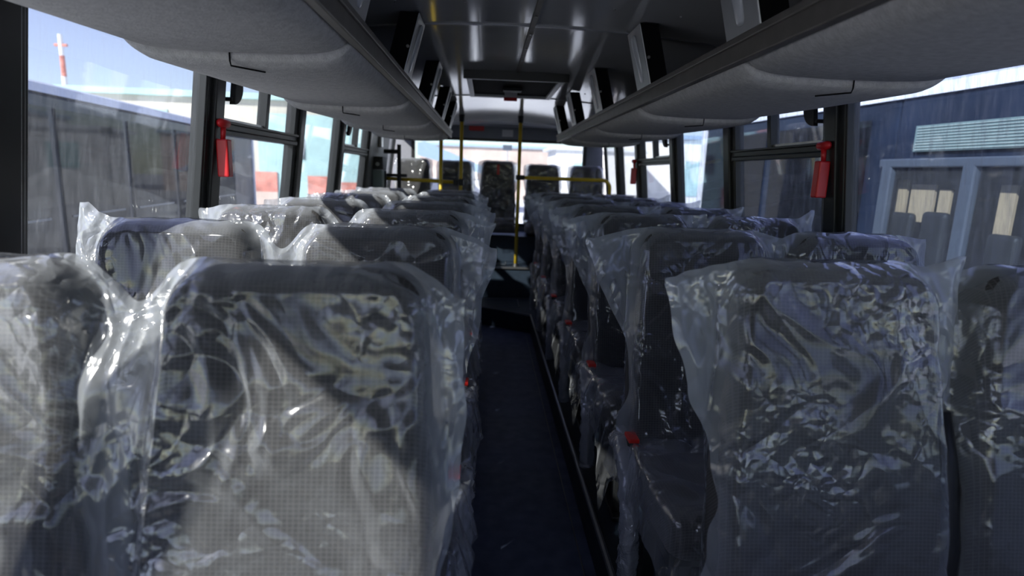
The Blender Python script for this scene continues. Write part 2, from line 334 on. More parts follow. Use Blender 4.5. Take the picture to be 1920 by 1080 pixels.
# ceiling
def ceil_z(x, y=0): return ZCEIL-.024*max(0, y-4.86)-.055*((x-CX)/.9)**2-(.06*max(0, abs(x-CX)-.9)/.3)
n = 24; xs = [CX-1.2+2.4*i/n for i in range(n+1)]
cm = MB(); ysl = (Y0, 4.86, YR)
for q_ in range(2):
    for i in range(n):
        a, b = xs[i], xs[i+1]; y0_, y1_ = ysl[q_], ysl[q_+1]
        cm.add([(a, y0_, ceil_z(a, y0_)), (b, y0_, ceil_z(b, y0_)), (b, y1_, ceil_z(b, y1_)), (a, y1_, ceil_z(a, y1_)),
                (a, y0_, ceil_z(a)+.04), (b, y0_, ceil_z(b)+.04), (b, y1_, ceil_z(b)+.04), (a, y1_, ceil_z(a)+.04)],
               [(0, 3, 2, 1), (4, 5, 6, 7), (0, 1, 5, 4), (2, 3, 7, 6)])
ce = cm.build('ceiling', 'ceil'); struct(ce)
bm = bmesh.new(); bm.from_mesh(ce.data); bmesh.ops.remove_doubles(bm, verts=bm.verts, dist=.0005); bm.to_mesh(ce.data); bm.free()
for ys in (.3, 2.6, 4.86, 6.6):
    s_ = MB()
    for i in range(n):
        if abs(xs[i]-CX) > 1.05: continue
        s_.hexa([(xs[i], ys-.008, ceil_z(xs[i], ys)), (xs[i], ys+.008, ceil_z(xs[i], ys)), (xs[i], ys+.008, ceil_z(xs[i], ys)-.006), (xs[i], ys-.008, ceil_z(xs[i], ys)-.006)],
                [(xs[i+1], ys-.008, ceil_z(xs[i+1], ys)), (xs[i+1], ys+.008, ceil_z(xs[i+1], ys)), (xs[i+1], ys+.008, ceil_z(xs[i+1], ys)-.006), (xs[i+1], ys-.008, ceil_z(xs[i+1], ys)-.006)])
    s_.build('joint_strip', 'joint', ce)
MB().box(CX+.012, CX+.032, Y0, 3.7, ZCEIL-.012, ZCEIL+.002).build('centre_cable_strip', 'rail', ce)
sc = MB()
for i in range(9):
    y = .9+i*.3; sc.tube([(CX+.022, y, ZCEIL-.012), (CX+.022, y, ZCEIL-.016)], .006, 8)
for ys in (2.28, 4.42):
    for dx in (-.5, -.25, .3, .55): sc.tube([(CX+dx, ys, ceil_z(CX+dx)+.001), (CX+dx, ys, ceil_z(CX+dx)-.004)], .005, 8)
sc.build('screw', 'alu', ce); ce.children[-1]['kind'] = 'stuff'
# roof hatch
ht = thing('roof_hatch', 'rectangular ceiling escape hatch with dark opening and red handle', 'roof hatch', (.168, 4.24, ZCEIL-.005))
b = MB()
x0, x1, y0, y1 = -.31, .31, -.52, .5
b.box(x0, x1, y0, y0+.05, -.045, .004); b.box(x0, x1, y1-.05, y1, -.03, .004); b.box(x0, x0+.035, y0, y1, -.03, .004); b.box(x1-.035, x1, y0, y1, -.03, .004)
b.build('frame', 'plate', ht, bevel=.004)
MB().box(x0-.012, x1+.012, y0-.02, y0, -.05, .004).build('front_lip', 'black', ht)
MB().box(x0+.03, x1-.03, y0+.04, y1-.04, -.012, -.002).build('recess_shade_sheet', 'dark', ht)  # near-black sheet puts the shade of the open recess into colour
MB().box(-.065, .065, .02, .12, -.036, -.012).build('handle_housing', 'blackplastic', ht, bevel=.006)
MB().box(-.045, .045, .27, .36, -.04, -.012).build('warning_label', 'white', ht)
MB().tube([(-.05, .38, -.05), (.05, .38, -.05)], .014, 10).build('handle', 'red', ht)
# ------------------------------------------------------------ rear wall
rw = MB(); zr0, zr1 = ZC-.62, ZC+.405
xl0, xr0 = wx(-1, ZS), wx(1, ZS)
rw.box(xl0, xr0, YR-.02, YR+.05, 0, zr0); rw.box(CX-1.2, CX+1.2, YR-.02, YR+.05, zr1, ZCEIL+.02)
rw.prism([(xl0, zr0), (-.86, zr0), (-.89, zr1), (xl0+.08, zr1)], 'y', YR-.02, YR+.05)
rw.prism([(1.20, zr0), (xr0, zr0), (xr0-.08, zr1), (1.16, zr1)], 'y', YR-.02, YR+.05)
rwo = rw.build('wall_rear', 'dwall'); struct(rwo)
rc = MB(); rc.box(CX-1.1, CX+1.1, YR-.14, YR-.02, ZCEIL-.07, ZCEIL-.03); rc.build('cove_panel', 'wall', rwo, bevel=.02)
wr = bpy.data.objects.new('window_20', None); COL.objects.link(wr); wr.location = (CX, YR, zr0); struct(wr)
MB().box(-1.02, 1.03, .0, .006, 0, zr1-zr0).build('glass_pane', 'glassc', wr)
f = MB(); f.box(-1.03, 1.03, -.03, .02, zr1-zr0-.03, zr1-zr0); f.box(-1.03, 1.03, -.03, .02, 0, .03); f.box(-1.05, -1.01, -.03, .02, 0, zr1-zr0); f.box(1.0, 1.04, -.03, .02, 0, zr1-zr0)
f.build('window_frame', 'black', wr)
rl = MB().box(-.09, .09, -.02, 0, -.03, .03).build('rear_marker_lamp', 'red', bevel=.01, loc=(-.13, YR-.021, ZC+.52)); tag(rl, 'small red lamp housing high on the rear panel above the window', 'lamp')
lb = MB().box(-.065, .065, -.004, 0, -.04, .04).build('notice_label', 'white', loc=(.24, YR-.021, ZC+.475)); tag(lb, 'small pale paper notice stuck on the panel above the rear window', 'notice')
# front end of the bus, behind the viewpoint
fw = MB(); fw.box(CX-1.33, CX+1.33, Y0-.06, Y0, 0, 1.05); fw.box(CX-1.3, CX+1.3, Y0-.06, Y0, 1.92, ZCEIL+.05); fo = fw.build('wall_front', 'dwall'); struct(fo)
MB().box(CX-1.25, CX+1.25, Y0-.03, Y0-.025, 1.05, 1.92).build('windscreen', 'glass', fo)
# ------------------------------------------------------------ luggage racks
def rack(side):
    lab = 'left' if side < 0 else 'right'
    t = thing('luggage_rack', 'long grey felt overhead luggage rack running along the %s windows' % lab, 'luggage rack', (CX, 2.5, ZC+.27))
    def X(a): return side*a     # a: distance from centreline
    seams = [-1.6, -.6, .5, 1.56, 2.72, 3.75, 4.7, 5.43] if side < 0 else [-1.6, -.6, .5, 1.56, 2.63, 3.68, 4.66, 5.43]
    for i in range(len(seams)-1):
        y0, y1 = seams[i], seams[i+1]
        prof = [(.495, .045), (.515, .012), (.55, -.004), (.62, -.012), (.78, -.014), (.92, -.012), (1.0, -.006), (1.045, .012), (1.075, .045), (1.10, .10), (1.17, .135)]
        # smooth profile
        P = []
        for j in range(len(prof)-1):
            for q in range(4):
                u = q/4; a, b = prof[j], prof[j+1]; P.append((a[0]+(b[0]-a[0])*u, a[1]+(b[1]-a[1])*u))
        P.append(prof[-1])
        P = [(sum(p[0] for p in P[max(0, j-2):j+3])/len(P[max(0, j-2):j+3]), sum(p[1] for p in P[max(0, j-2):j+3])/len(P[max(0, j-2):j+3])) for j in range(len(P))]
        mb = MB(); nk = len(P); vs = []; st = [0, .008, .02, .045, .2, .4, .6, .8, .97, .995, 1]
        for s_ in st:
            off = -.014+.026*s_
            edge = .016*max(0, 1-s_*28)**1.5 + (.007*max(0, (s_-.985)/.015))
            for (a, z) in P:
                sag = -.006*math.sin(math.pi*s_)*math.sin(math.pi*min(1, max(0, (a-.5)/.55)))
                vs.append((X(a), y0+(y1-y0)*s_-2.5, z+off+edge+sag))
        for s_ in st:
            for (a, z) in P: vs.append((X(a), y0+(y1-y0)*s_-2.5, z+.034+ (.0)))
        ns = len(st); B = ns*nk; fs = []
        for r in range(ns-1):
            for c in range(nk-1):
                fs.append((r*nk+c, r*nk+c+1, (r+1)*nk+c+1, (r+1)*nk+c)); fs.append((B+r*nk+c, B+(r+1)*nk+c, B+(r+1)*nk+c+1, B+r*nk+c+1))
        for c in range(nk-1):
            fs.append((c, B+c, B+c+1, c+1)); e = (ns-1)*nk; fs.append((e+c, e+c+1, B+e+c+1, B+e+c))
        for r in range(ns-1):
            fs.append((r*nk, (r+1)*nk, B+(r+1)*nk, B+r*nk)); e = nk-1; fs.append((r*nk+e, B+r*nk+e, B+(r+1)*nk+e, (r+1)*nk+e))
        mb.add(vs, fs); o = mb.build('underside_panel', 'rack', t, smooth=True)
        # stitched slit on the end lip
        cx_ = .80; zz = -.014-.012
        MB().tube([(X(cx_), y0-2.5-.002, zz+.030), (X(cx_), y0-2.5-.002, zz+.008), (X(cx_+.0), y0-2.5+.004, zz-.002), (X(cx_-.02), y0-2.5+.03, zz-.0025), (X(cx_-.06), y0-2.5+.07, zz-.0045)], .0022, 6).build('seam_slit', 'dark', t)
    # rail with channel and lower lip
    r = MB(); a0, a1 = .475, .50
    r.box(min(X(a0), X(a1)), max(X(a0), X(a1)), -4.1, 2.93, .030, .092)
    r.box(min(X(a0-.006), X(a0+.004)), max(X(a0-.006), X(a0+.004)), -4.1, 2.93, .074, .094)
    r.build('front_rail', 'rail', t, bevel=.004)
    # shelf top
    MB().box(min(X(.50), X(1.13)), max(X(.50), X(1.13)), -4.1, 2.9, .08, .088).build('shelf_board', 'dark', t)
    MB().add([(X(1.04), -4.1, .09), (X(1.04), 2.92, .09), (X(1.02), 2.92, .27), (X(1.02), -4.1, .27), (X(1.06), -4.1, .09), (X(1.06), 2.92, .09), (X(1.04), 2.92, .27), (X(1.04), -4.1, .27)],
             [(0, 1, 2, 3), (7, 6, 5, 4), (0, 4, 5, 1), (1, 5, 6, 2), (2, 6, 7, 3), (3, 7, 4, 0)]).build('back_board', 'dark', t)
    for yb in (-.6, .45, 1.45, 2.4, 3.38, 4.35, 5.2):
        L = .115; y = yb-2.5
        # panel plate parallel to the aisle, leaning inward to the ceiling
        def pl(ya, yb_, d0, d1, zb=.09, zt=.325, mb=None):
            ab, at = .488, .425
            mb.hexa([(X(ab+d0), ya, zb), (X(ab+d1), ya, zb), (X(at+d1), ya, zt), (X(at+d0), ya, zt)], [(X(ab+d0), yb_, zb), (X(ab+d1), yb_, zb), (X(at+d1), yb_, zt), (X(at+d0), yb_, zt)])
        m1 = MB(); pl(y, y+.2, 0, .02, mb=m1); br = m1.build('bracket', 'plate', t, bevel=.004)
        m1 = MB(); pl(y-.004, y+.004, .004, .075, mb=m1); m1.build('bracket_flange', 'dark', t)
        m1 = MB()
        P0 = Vector((X(.488-.004), y+.1, .12)); P1 = Vector((X(.43-.004), y+.1, .30))
        pts = [P0.lerp(P1, u) for u in (0, .03, .08, .5, .92, .97, 1)]
        m1.tube(pts, [.008, .02, .026, .028, .026, .02, .008], 14); m1.v = [(x_*.35+(P0.x+(P1.x-P0.x)*(z_-P0.z)/(P1.z-P0.z))*.65, y_, z_) for x_, y_, z_ in m1.v]
        lc = m1.build('lamp_cover', 'lamp', br, smooth=True)
        m1 = MB(); m1.tube([(X(.47), y-.006, .2), (X(.47), y-.012, .2)], .006, 8); m1.build('screw', 'alu', br)
    return t
rack(-1); rack(1)
# ------------------------------------------------------------ seats
def hwz(z, zt=1.13):
    return .222-.03*np.clip((z-.7)/.4, 0, 1)
def backrest(cx, parent, name='backrest', zt=1.115, z0=.42, w=1.0, rec=.2):
    # outline
    zc = (zt+z0)/2; out = []
    R = .05
    def half(z):
        h = (.222-.03*max(0, min(1, (z-.7)/.4)))*w
        if z > zt-R: h = h-R+math.sqrt(max(0, R*R-(z-(zt-R))**2))
        if z < z0+.03: h = h-.03+math.sqrt(max(0, .03**2-(z-(z0+.03))**2))
        return h
    zs = [z0+(.03)*(1-math.cos(math.pi/2*i/4)) for i in range(4)]+[z0+.03+(zt-R-z0-.03)*i/10 for i in range(11)]+[zt-R+R*math.sin(math.pi/2*i/8) for i in range(1, 9)]
    right = [(half(z), z) for z in zs]; outl = right+[(-x, z) for x, z in reversed(right)]
    # crown of the top edge
    outl = [(x, z+(.012*(1-(x/.2)**2) if z > zt-.03 else 0)) for x, z in outl]
    layers = [(.048, .88), (.044, .965), (.03, 1.0), (-.03, 1.0), (-.044, .97), (-.052, .9), (-.056, .75), (-.053, .45)]
    mb = MB(); n = len(outl); vs = []
    for y, s in layers:
        for x, z in outl: 
            zz = zc+(z-zc)*(1-(1-s)*.45); xx = x*s
            vs.append((cx+xx, y+rec*(zz-.45), zz))
    fs = [(i*n+j, i*n+(j+1) % n, (i+1)*n+(j+1) % n, (i+1)*n+j) for i in range(len(layers)-1) for j in range(n)]
    fs += [tuple(range(n)), tuple((len(layers)-1)*n+j for j in range(n))[::-1]]
    mb.add(vs, fs); return mb.build(name, 'seat', parent, smooth=True)
def film_back(cs, parent, sd, res=110, earL=.06, earR=.06, upL=.0, upR=.0, zt=1.115, z0=.40, dens=1.0, m='film', w=1.0, rec=.2, amp=1.0, slack=.03):
    nu = int(res*(1 if len(cs) == 1 else 2.1)); nv = int(res*1.25)
    u, v = np.meshgrid(np.linspace(0, 1, nu), np.linspace(0, 1, nv), indexing='ij')
    def ear(E, s):
        base = np.clip((v-.55)/.43, 0, 1)**1.25
        tip = 1.0
        return E*base*tip+.012*noise2(v*7, v*0+s, sd+s)+slack+.014*np.sin(v*9+s)
    xl = cs[0]-.21*w-ear(earL, 1); xr = cs[-1]+.21*w+ear(earR, 2)
    # denser towards the edges of the loose film
    x = xl+(xr-xl)*u
    top = zt+.017+.006*noise2(x*14, x*0, sd+9)
    dl = np.clip((cs[0]-.16-x)/(.05+earL), 0, 1); dr = np.clip((x-cs[-1]-.16)/(.05+earR), 0, 1)
    top = top-.022*dl-.022*dr+upL*dl**2+upR*dr**2
    if len(cs) == 2:
        g = (cs[0]+cs[1])/2; top = top-.07*np.exp(-((x-g)/.045)**2)
    bot = z0+.02*noise2(x*9, x*0+3, sd+8)
    z = bot+(top-bot)*v
    T = np.zeros_like(x)
    for c in cs:
        h = hwz(z)*w
        rr = np.clip((z-(zt-.06))/.07, 0, 1); h = h-.045*rr**2
        i = sst(.028, -.022, np.abs(x-c)-h)
        tz = np.sqrt(np.clip((zt+.020-z)/.035, 0, 1))
        T = np.maximum(T, .063*i*tz)
    ins = np.clip(T/.06, 0, 1)
    if len(cs) == 2: T = np.maximum(T, .036*sst(.1, .04, np.abs(x-(cs[0]+cs[1])/2))*sst(zt-.05, zt-.2, z))
    c1 = crumple(x, z, sd)*amp; c2 = crumple(x+5, z, sd+50)*amp
    wav = (.016*noise2(x*8, z*7, sd+20)+.010*(np.abs(noise2(x*22, z*9, sd+21))))*(1-ins)*1.2
    edge = np.minimum(np.minimum(u, 1-u)*nu/6, 1); edge = np.minimum(edge, np.clip((1-v)*nv/4, 0, 1))
    lean = rec*(z-.45)
    pos = lambda c: np.maximum(c, -.002)
    yf = lean-T-(pos(c1)*.8+.001)*edge*(.35+.65*ins)+wav-.006*(1-ins)*edge
    yb = lean+T+(pos(c2)*.8+.001)*edge*(.35+.65*ins)+wav+.006*(1-ins)*edge
    xn = x+.0*u
    o = sheet('backrest_cover', [xn, xn], [yf, yb], [z, z], m, parent)
    at = o.data.attributes.new('slack', 'FLOAT', 'POINT'); sl = np.concatenate([(1-ins).ravel()]*2)
    if len(at.data) == len(sl): at.data.foreach_set('value', sl.astype('f'))
    return o
def cushion(cx, parent, w=.215):
    mb = MB(); prof = []
    # rounded slab by stacked layers
    def rr(hx, y0, y1, r, n=5):
        pts = []
        for (sx, yy, a0) in ((1, y1, 0), (-1, y1, 90), (-1, y0, 180), (1, y0, 270)):
            for k in range(n+1):
                a = math.radians(a0+90*k/n); ccx = sx*(hx-r); ccy = yy-r if yy == y1 else yy+r
                pts.append((ccx+r*math.cos(a), ccy+r*math.sin(a)))
        return pts
    lay = [(.355, .96), (.365, 1), (.43, 1), (.455, .965), (.467, .88), (.472, .6)]
    vs = []; 
    for z, s in lay:
        for (x, y) in rr(w, -.46, .0, .05): vs.append((cx+x*s, -.23+(y+.23)*s, z-.0-(y+0.2)*.06))
    n = 24; fs = [(i*n+j, i*n+(j+1) % n, (i+1)*n+(j+1) % n, (i+1)*n+j) for i in range(len(lay)-1) for j in range(n)]
    fs += [tuple(range(n))[::-1], tuple((len(lay)-1)*n+j for j in range(n))]
    mb.add(vs, fs); return mb.build('seat_cushion', 'seat', parent, smooth=True)
def film_cush(cx, parent, sd, res=70, hw=.225, drop=.30, sw=.36):
    u, v = np.meshgrid(np.linspace(-1, 1, res), np.linspace(0, 1, int(res*1.3)), indexing='ij')
    # v runs from the back over the top and down the front; u across, its ends hang down the sides
    flat = .50; s = v*(flat+drop)
    y = np.where(s < flat, -s+.02, -.48-.02*np.sin((s-flat)*12)); z = np.where(s < flat, .49+(s)*.05, .515-(s-flat))
    t = np.clip((s-flat+.03)/.06, 0, 1); z = z-.012*t*(1-t)*4
    a = np.abs(u)*sw; side = np.clip(a-hw, 0, None); x = np.sign(u)*(np.minimum(a, hw)+side*.25)+cx
    x = cx+(x-cx)*np.where(s > flat, 1-.12*(s-flat)/.3, 1)
    z = z-side*.98*(s < 9)+.012*noise2(x*12, s*12, sd)
    c = crumple(x, s, sd+4)*1.2
    z = z+c*.9*(s < flat)+.0; y = y-c*(s >= flat)*1.2+.012*noise2(x*20, s*6, sd+3)*(s >= flat)
    x = x+np.sign(u)*c*1.2*(side > 0)
    return sheet('cushion_cover', [x], [y], [z], 'film', parent)
def armrest(x, sgn, parent):
    path = [(x, .03, .46), (x, -.03, .475), (x, -.09, .455), (x, -.14, .40), (x, -.175, .32), (x, -.195, .23), (x, -.20, .14), (x, -.20, .115)]
    MB().tube(path, [.012, .02, .022, .022, .022, .022, .02, .012], 12, 1.0).build('armrest', 'armgrey', parent, smooth=True)
    # crumpled wrap round the armrest
    P = np.array(path); k = 60; tt = np.linspace(0, len(path)-1, k); pts = np.stack([np.interp(tt, range(len(path)), P[:, i]) for i in range(3)], 1)
    tan = np.gradient(pts, axis=0); tan /= np.linalg.norm(tan, axis=1)[:, None]
    U = np.array([1., 0, 0]); Wv = np.cross(tan, U); m = 28; ang = np.linspace(0, 2*np.pi, m)
    A, T = np.meshgrid(ang, np.arange(k), indexing='ij')
    rad = .027+.006*noise2(A*1.3, T*.35, int(x*100)+int(parent.location.y*10))+.005*np.abs(noise2(A*2.5, T*.8, 5))
    X = pts[T, 0]+rad*np.cos(A); Y = pts[T, 1]+rad*np.sin(A)*Wv[T, 1]; Z = pts[T, 2]+rad*np.sin(A)*Wv[T, 2]
    sheet('armrest_wrap', [X], [Y], [Z], 'wrap', parent)
def double_seat(y, side, centres, label, row, joined, ears, res):
    """centres: absolute x of the two seats; the aisle seat first"""
    xm = sum(centres)/2
    t = thing('double_seat', label, 'bus seat', (xm, y, PLAT), 'pairs of passenger seats along the %s side' % ('left' if side < 0 else 'right'))
    cs = sorted(c-xm for c in centres)
    for c in cs: backrest(c, t); cushion(c, t)
    sd = row*17+(300 if side > 0 else 0)
    if joined:
        film_back(cs, t, sd, res, *ears[0], m='film', z0=.36)
    else:
        for j, c in enumerate(cs):
            film_back([c], t, sd+j*7, res, *ears[j], z0=.40 if j else .38, m='film')
    if row > 0:
        for c in cs: film_cush(c, t, sd+int(c*50)+60, 64)
    ax = centres[0]-xm; asd = 1 if side < 0 else -1
    armrest(ax+asd*.245, asd, t)
    for yy in (-.01,):
        MB().box(ax+asd*.205, ax+asd*.238, -.085, -.03, .44, .50).build('belt_buckle', 'blackplastic', t, bevel=.004)
        MB().box(ax+asd*.205, ax+asd*.238, -.088, -.028, .50, .513).build('buckle_button', 'buckle', t, bevel=.003)
    mid = MB(); mid.tube([(0, .03, .30), (0, -.0, .46), (0, .01, .58), (0, .05, .74), (0, .075, .84)], [.022, .028, .026, .024, .014], 10)
    mid.tube([(-.06, .06, .70), (.06, .06, .70)], .012, 8); mid.build('centre_hinge', 'blackplastic', t, smooth=True)
    fr = MB(); fr.box(cs[0]-.2, cs[1]+.2, -.40, -.36, .315, .35); fr.box(cs[0]-.2, cs[1]+.2, -.08, -.04, .315, .35); fr.box(cs[0]-.2, cs[0]-.17, -.40, -.04, .315, .35); fr.box(cs[1]+.17, cs[1]+.2, -.40, -.04, .315, .35)
    fr.build('seat_frame', 'black', t, bevel=.004)
    for lx in (ax+asd*.15, -(ax+asd*.15)):
        l = MB(); l.box(lx-.02, lx+.02, -.38, -.34, 0.004, .32); l.box(lx-.02, lx+.02, -.1, -.06, 0.004, .32); l.box(lx-.025, lx+.025, -.42, -.02, 0.003, .02); l.build('leg', 'black', t, bevel=.003)
    return t
ordn = ['nearest', 'second', 'third', 'fourth', 'fifth', 'sixth', 'rearmost']
R_ = random.Random(3)
for r in range(7):
    yL = .92+.68*r-.13
    double_seat(yL, -1, (-.285, -.81), '%s pair of film-wrapped grey seats in the left row, counting from the front' % ordn[r].capitalize(), r, True,
                [((.05 if r != 1 else .045), (.03 if r == 0 else .06+.035*R_.random() + (.02 if r < 4 else 0)), .06 if r == 1 else .02*R_.random(), -.02-.02*R_.random())], [190, 170, 120, 90, 70, 64, 60][r])
for r in range(7):
    yR = 1.12+.70*r-.13
    e = [((.09+.03*R_.random()), .03+.04*R_.random(), -.015, .03*R_.random()), (.03, .04+.03*R_.random(), 0, .03+.04*R_.random())]
    if r == 0: e = [(.095, .06, -.02, .035), (.05, .05, 0, 0)]
    if r == 1: e = [(.13, .045, -.02, .0), (.045, .03, -.01, .01)]
    double_seat(yR, 1, (.685, 1.18), '%s pair of film-wrapped grey seats in the right row, counting from the front' % ordn[r].capitalize(), r, False, e, [190, 150, 110, 80, 60, 56, 50][r])
# rear bench seats
bb = MB().box(xl0+.05, xr0-.05, 6.42, YR-.03, UP+.001, UP+.285).build('rear_bench_base', 'vinyl2', bevel=.006); tag(bb, 'dark teal vinyl box base carrying the five rear seats', 'bench base')
rl_ = ['Leftmost rear seat, its film bright in the sun', 'Rear bench seat behind the two left yellow poles', 'Middle rear seat facing the aisle, red tag on its headrest', 'Rear bench seat just right of the tall yellow pole', 'Rightmost rear seat in the corner under the yellow rail']
for i, (x, yy, dz) in enumerate([(-.84, 6.80, 0), (-.35, 6.82, -.01), (.13, 6.66, .0), (.66, 6.82, -.02), (1.17, 6.82, -.02)]):
    t = thing('single_seat', rl_[i], 'bus seat', (x, yy, UP-.03+dz), 'single seats on the rear bench')
    backrest(0, t, zt=1.12, z0=.42, w=.93, rec=.14); cushion(0, t, .2)
    film_back([0], t, 900+i*13, 60, .02, .02, 0, 0, zt=1.12, z0=.44, w=.93, rec=.14, slack=.012)
    film_cush(0, t, 950+i, 40, .2, .12, .22)
    mb = MB(); mb.box(.195, .215, .03, .07, .62, .66); mb.box(-.215, -.195, .03, .07, .72, .76); mb.build('recline_knob', 'blackplastic', t, bevel=.006)
    if i == 2: MB().box(-.012, .016, -.0, .006, .98, 1.09).build('red_tag', 'red', t, loc=(0, -.005, 0)).rotation_euler.x = -.0
# ------------------------------------------------------------ yellow poles
def pole(name, x, y, z0, z1, label, cat='grab pole'):
    t = thing(name, label, cat, (x, y, z0), 'yellow vertical grab poles at the rear')
    MB().tube([(0, 0, 0.002), (0, 0, z1-z0-.05)], .0185, 18).build('tube', 'yellow', t, smooth=True)
    MB().tube([(0, 0, z1-z0-.07), (0, 0, z1-z0)], [.024, .03], 18).build('ceiling_socket', 'blackplastic', t)
    MB().tube([(0, 0, 0), (0, 0, .03)], [.034, .024], 18).build('floor_socket', 'blackplastic', t)
    return t
YP = 6.115
pole('grab_pole', .335, YP, UP, ceil_z(.335, YP), 'Full-height yellow pole just right of the middle rear seat')
pole('grab_pole', -.262, YP, UP, ceil_z(-.262, YP), 'Yellow pole at the left of the aisle below the red lamp')
pole('grab_pole', -.45, 5.88, PLAT, ceil_z(-.45, 5.88), 'Yellow pole crossing the left rail, leftmost of the poles')
def arc(c, r, a0, a1, n=8): return [(c[0]+r*math.cos(math.radians(a0+(a1-a0)*k/n)), c[1], c[2]+r*math.sin(math.radians(a0+(a1-a0)*k/n))) for k in range(n+1)]
t = thing('handrail', 'Horizontal yellow rail right of the aisle, bent down at its end', 'handrail', (.335, YP-.03, ZC-.03))
MB().tube([(.05, 0, .0), (.85, 0, .0)]+arc((.87, 0, -.08), .08, 90, 0)+[(.95, 0, -.5)], .0185, 16).build('tube', 'yellow', t, smooth=True)
MB().box(-.03, .06, -.026, .045, -.025, .025).build('clamp', 'blackplastic', t, bevel=.01)
t = thing('handrail', 'Horizontal yellow rail on the left ending at a black clamp', 'handrail', (-.262, YP-.04, ZC-.10))
MB().tube([(-.78, 0, .015), (-.03, 0, 0)], .0185, 16).build('tube', 'yellow', t, smooth=True)
c = MB(); c.box(-.075, -.022, -.03, .03, -.032, .032); c.box(-.018, .03, -.03, .05, -.032, .032); c.build('clamp', 'blackplastic', t, bevel=.006)
MB().box(-.84, -.76, -.03, .03, -.02, .05).build('wall_bracket', 'blackplastic', t, bevel=.006)
# ------------------------------------------------------------ emergency hammers
def hammer(side, y, label):
    zc = ZC+.06; x = wx(side, zc)-side*.03
    t = thing('emergency_hammer', label, 'emergency hammer', (x, y, zc), 'red emergency hammers on the window posts')
    s = -side
    MB().box(min(0, s*.045), max(0, s*.045), -.032, .012, -.11, .035).build('holder', 'red', t, bevel=.006)
    MB().tube([(s*.02, -.01, .03), (s*.025, -.01, .085)], [.009, .011], 10).build('handle', 'red', t, smooth=True)
    MB().tube([(s*.025, -.048, .098), (s*.025, -.035, .095), (s*.025, .02, .095), (s*.025, .035, .098)], [.006, .017, .017, .006], 12).build('hammer_head', 'red', t, smooth=True)
hammer(-1, 2.40, 'Sunlit red emergency hammer on the left window post'); hammer(1, 2.33, 'Red emergency hammer on the near right window post'); hammer(1, 5.36, 'Small red emergency hammer far back on a right window post')
# ------------------------------------------------------------ fittings on the rear left panel
x = wx(-1, ZC)
t = tag(MB().box(0, .03, -.05, .05, -.06, .06).build('door_button', 'alu', bevel=.006, loc=(wx(-1, ZC+.27)+.012, 5.86, ZC+.27)), 'small metal switch plate on the rear left grey panel', 'switch')
t = thing('control_box', 'Dark control box over a pale green casing, rear left wall', 'control box', (x+.012, 5.75, ZC-.05))
MB().box(0, .10, -.09, .10, .05, .17).build('upper_box', 'blackplastic', t, bevel=.006)
MB().box(0, .09, -.08, .06, -.16, .045).build('casing', 'greenish', t, bevel=.004)
MB().box(0, .10, .065, .12, -.16, .04).build('black_side', 'blackplastic', t, bevel=.004)
MB().tube([(.05, -.092, .10), (.05, -.1, .10)], .018, 12).build('switch', 'alu', t)
t = thing('door_bracket', 'black upright with two horizontal arms beside the rear left seat', 'bracket', (x+.22, 5.96, ZC-.30))
MB().tube([(0, 0, -.979), (0, 0, .55)], .02, 12).build('upright', 'blackplastic', t)
MB().tube([(-.15, 0, .48), (.0, 0, .48)], .022, 12).build('upper_arm', 'blackplastic', t); MB().tube([(-.15, 0, .25), (.08, -.02, .25)], .016, 12).build('lower_arm', 'blackplastic', t)
# ------------------------------------------------------------ outside
G = ZC-2.3
gr = MB().box(-80, 80, -40, 120, G-.2, G).build('ground', 'asphalt'); struct(gr)
for (cx_, cy_, rx, ry, h, lab) in ((9.5, 21, 5.5, 3, 1.5, 'long white snowbank behind the bus on the right'), (.5, 19, 4, 2, .9, 'low white snowbank straight behind the rear window')):
    mb = MB(); n = 40; m2 = 10; vs = []
    for j in range(m2+1):
        for i in range(n):
            a = 2*math.pi*i/n; rr = 1-j/m2; k_ = 1+.12*math.sin(a*5+j)
            vs.append((rx*rr*math.cos(a)*k_, ry*rr*math.sin(a)*k_, h*(1-rr**2)*(1+.15*math.sin(a*3+j*.7))))
    fs = [(j*n+i, j*n+(i+1) % n, (j+1)*n+(i+1) % n, (j+1)*n+i) for j in range(m2) for i in range(n)]
    mb.add(vs, fs); o = mb.build('snowbank', 'snow', smooth=True, loc=(cx_, cy_, G)); tag(o, lab, 'snowbank')
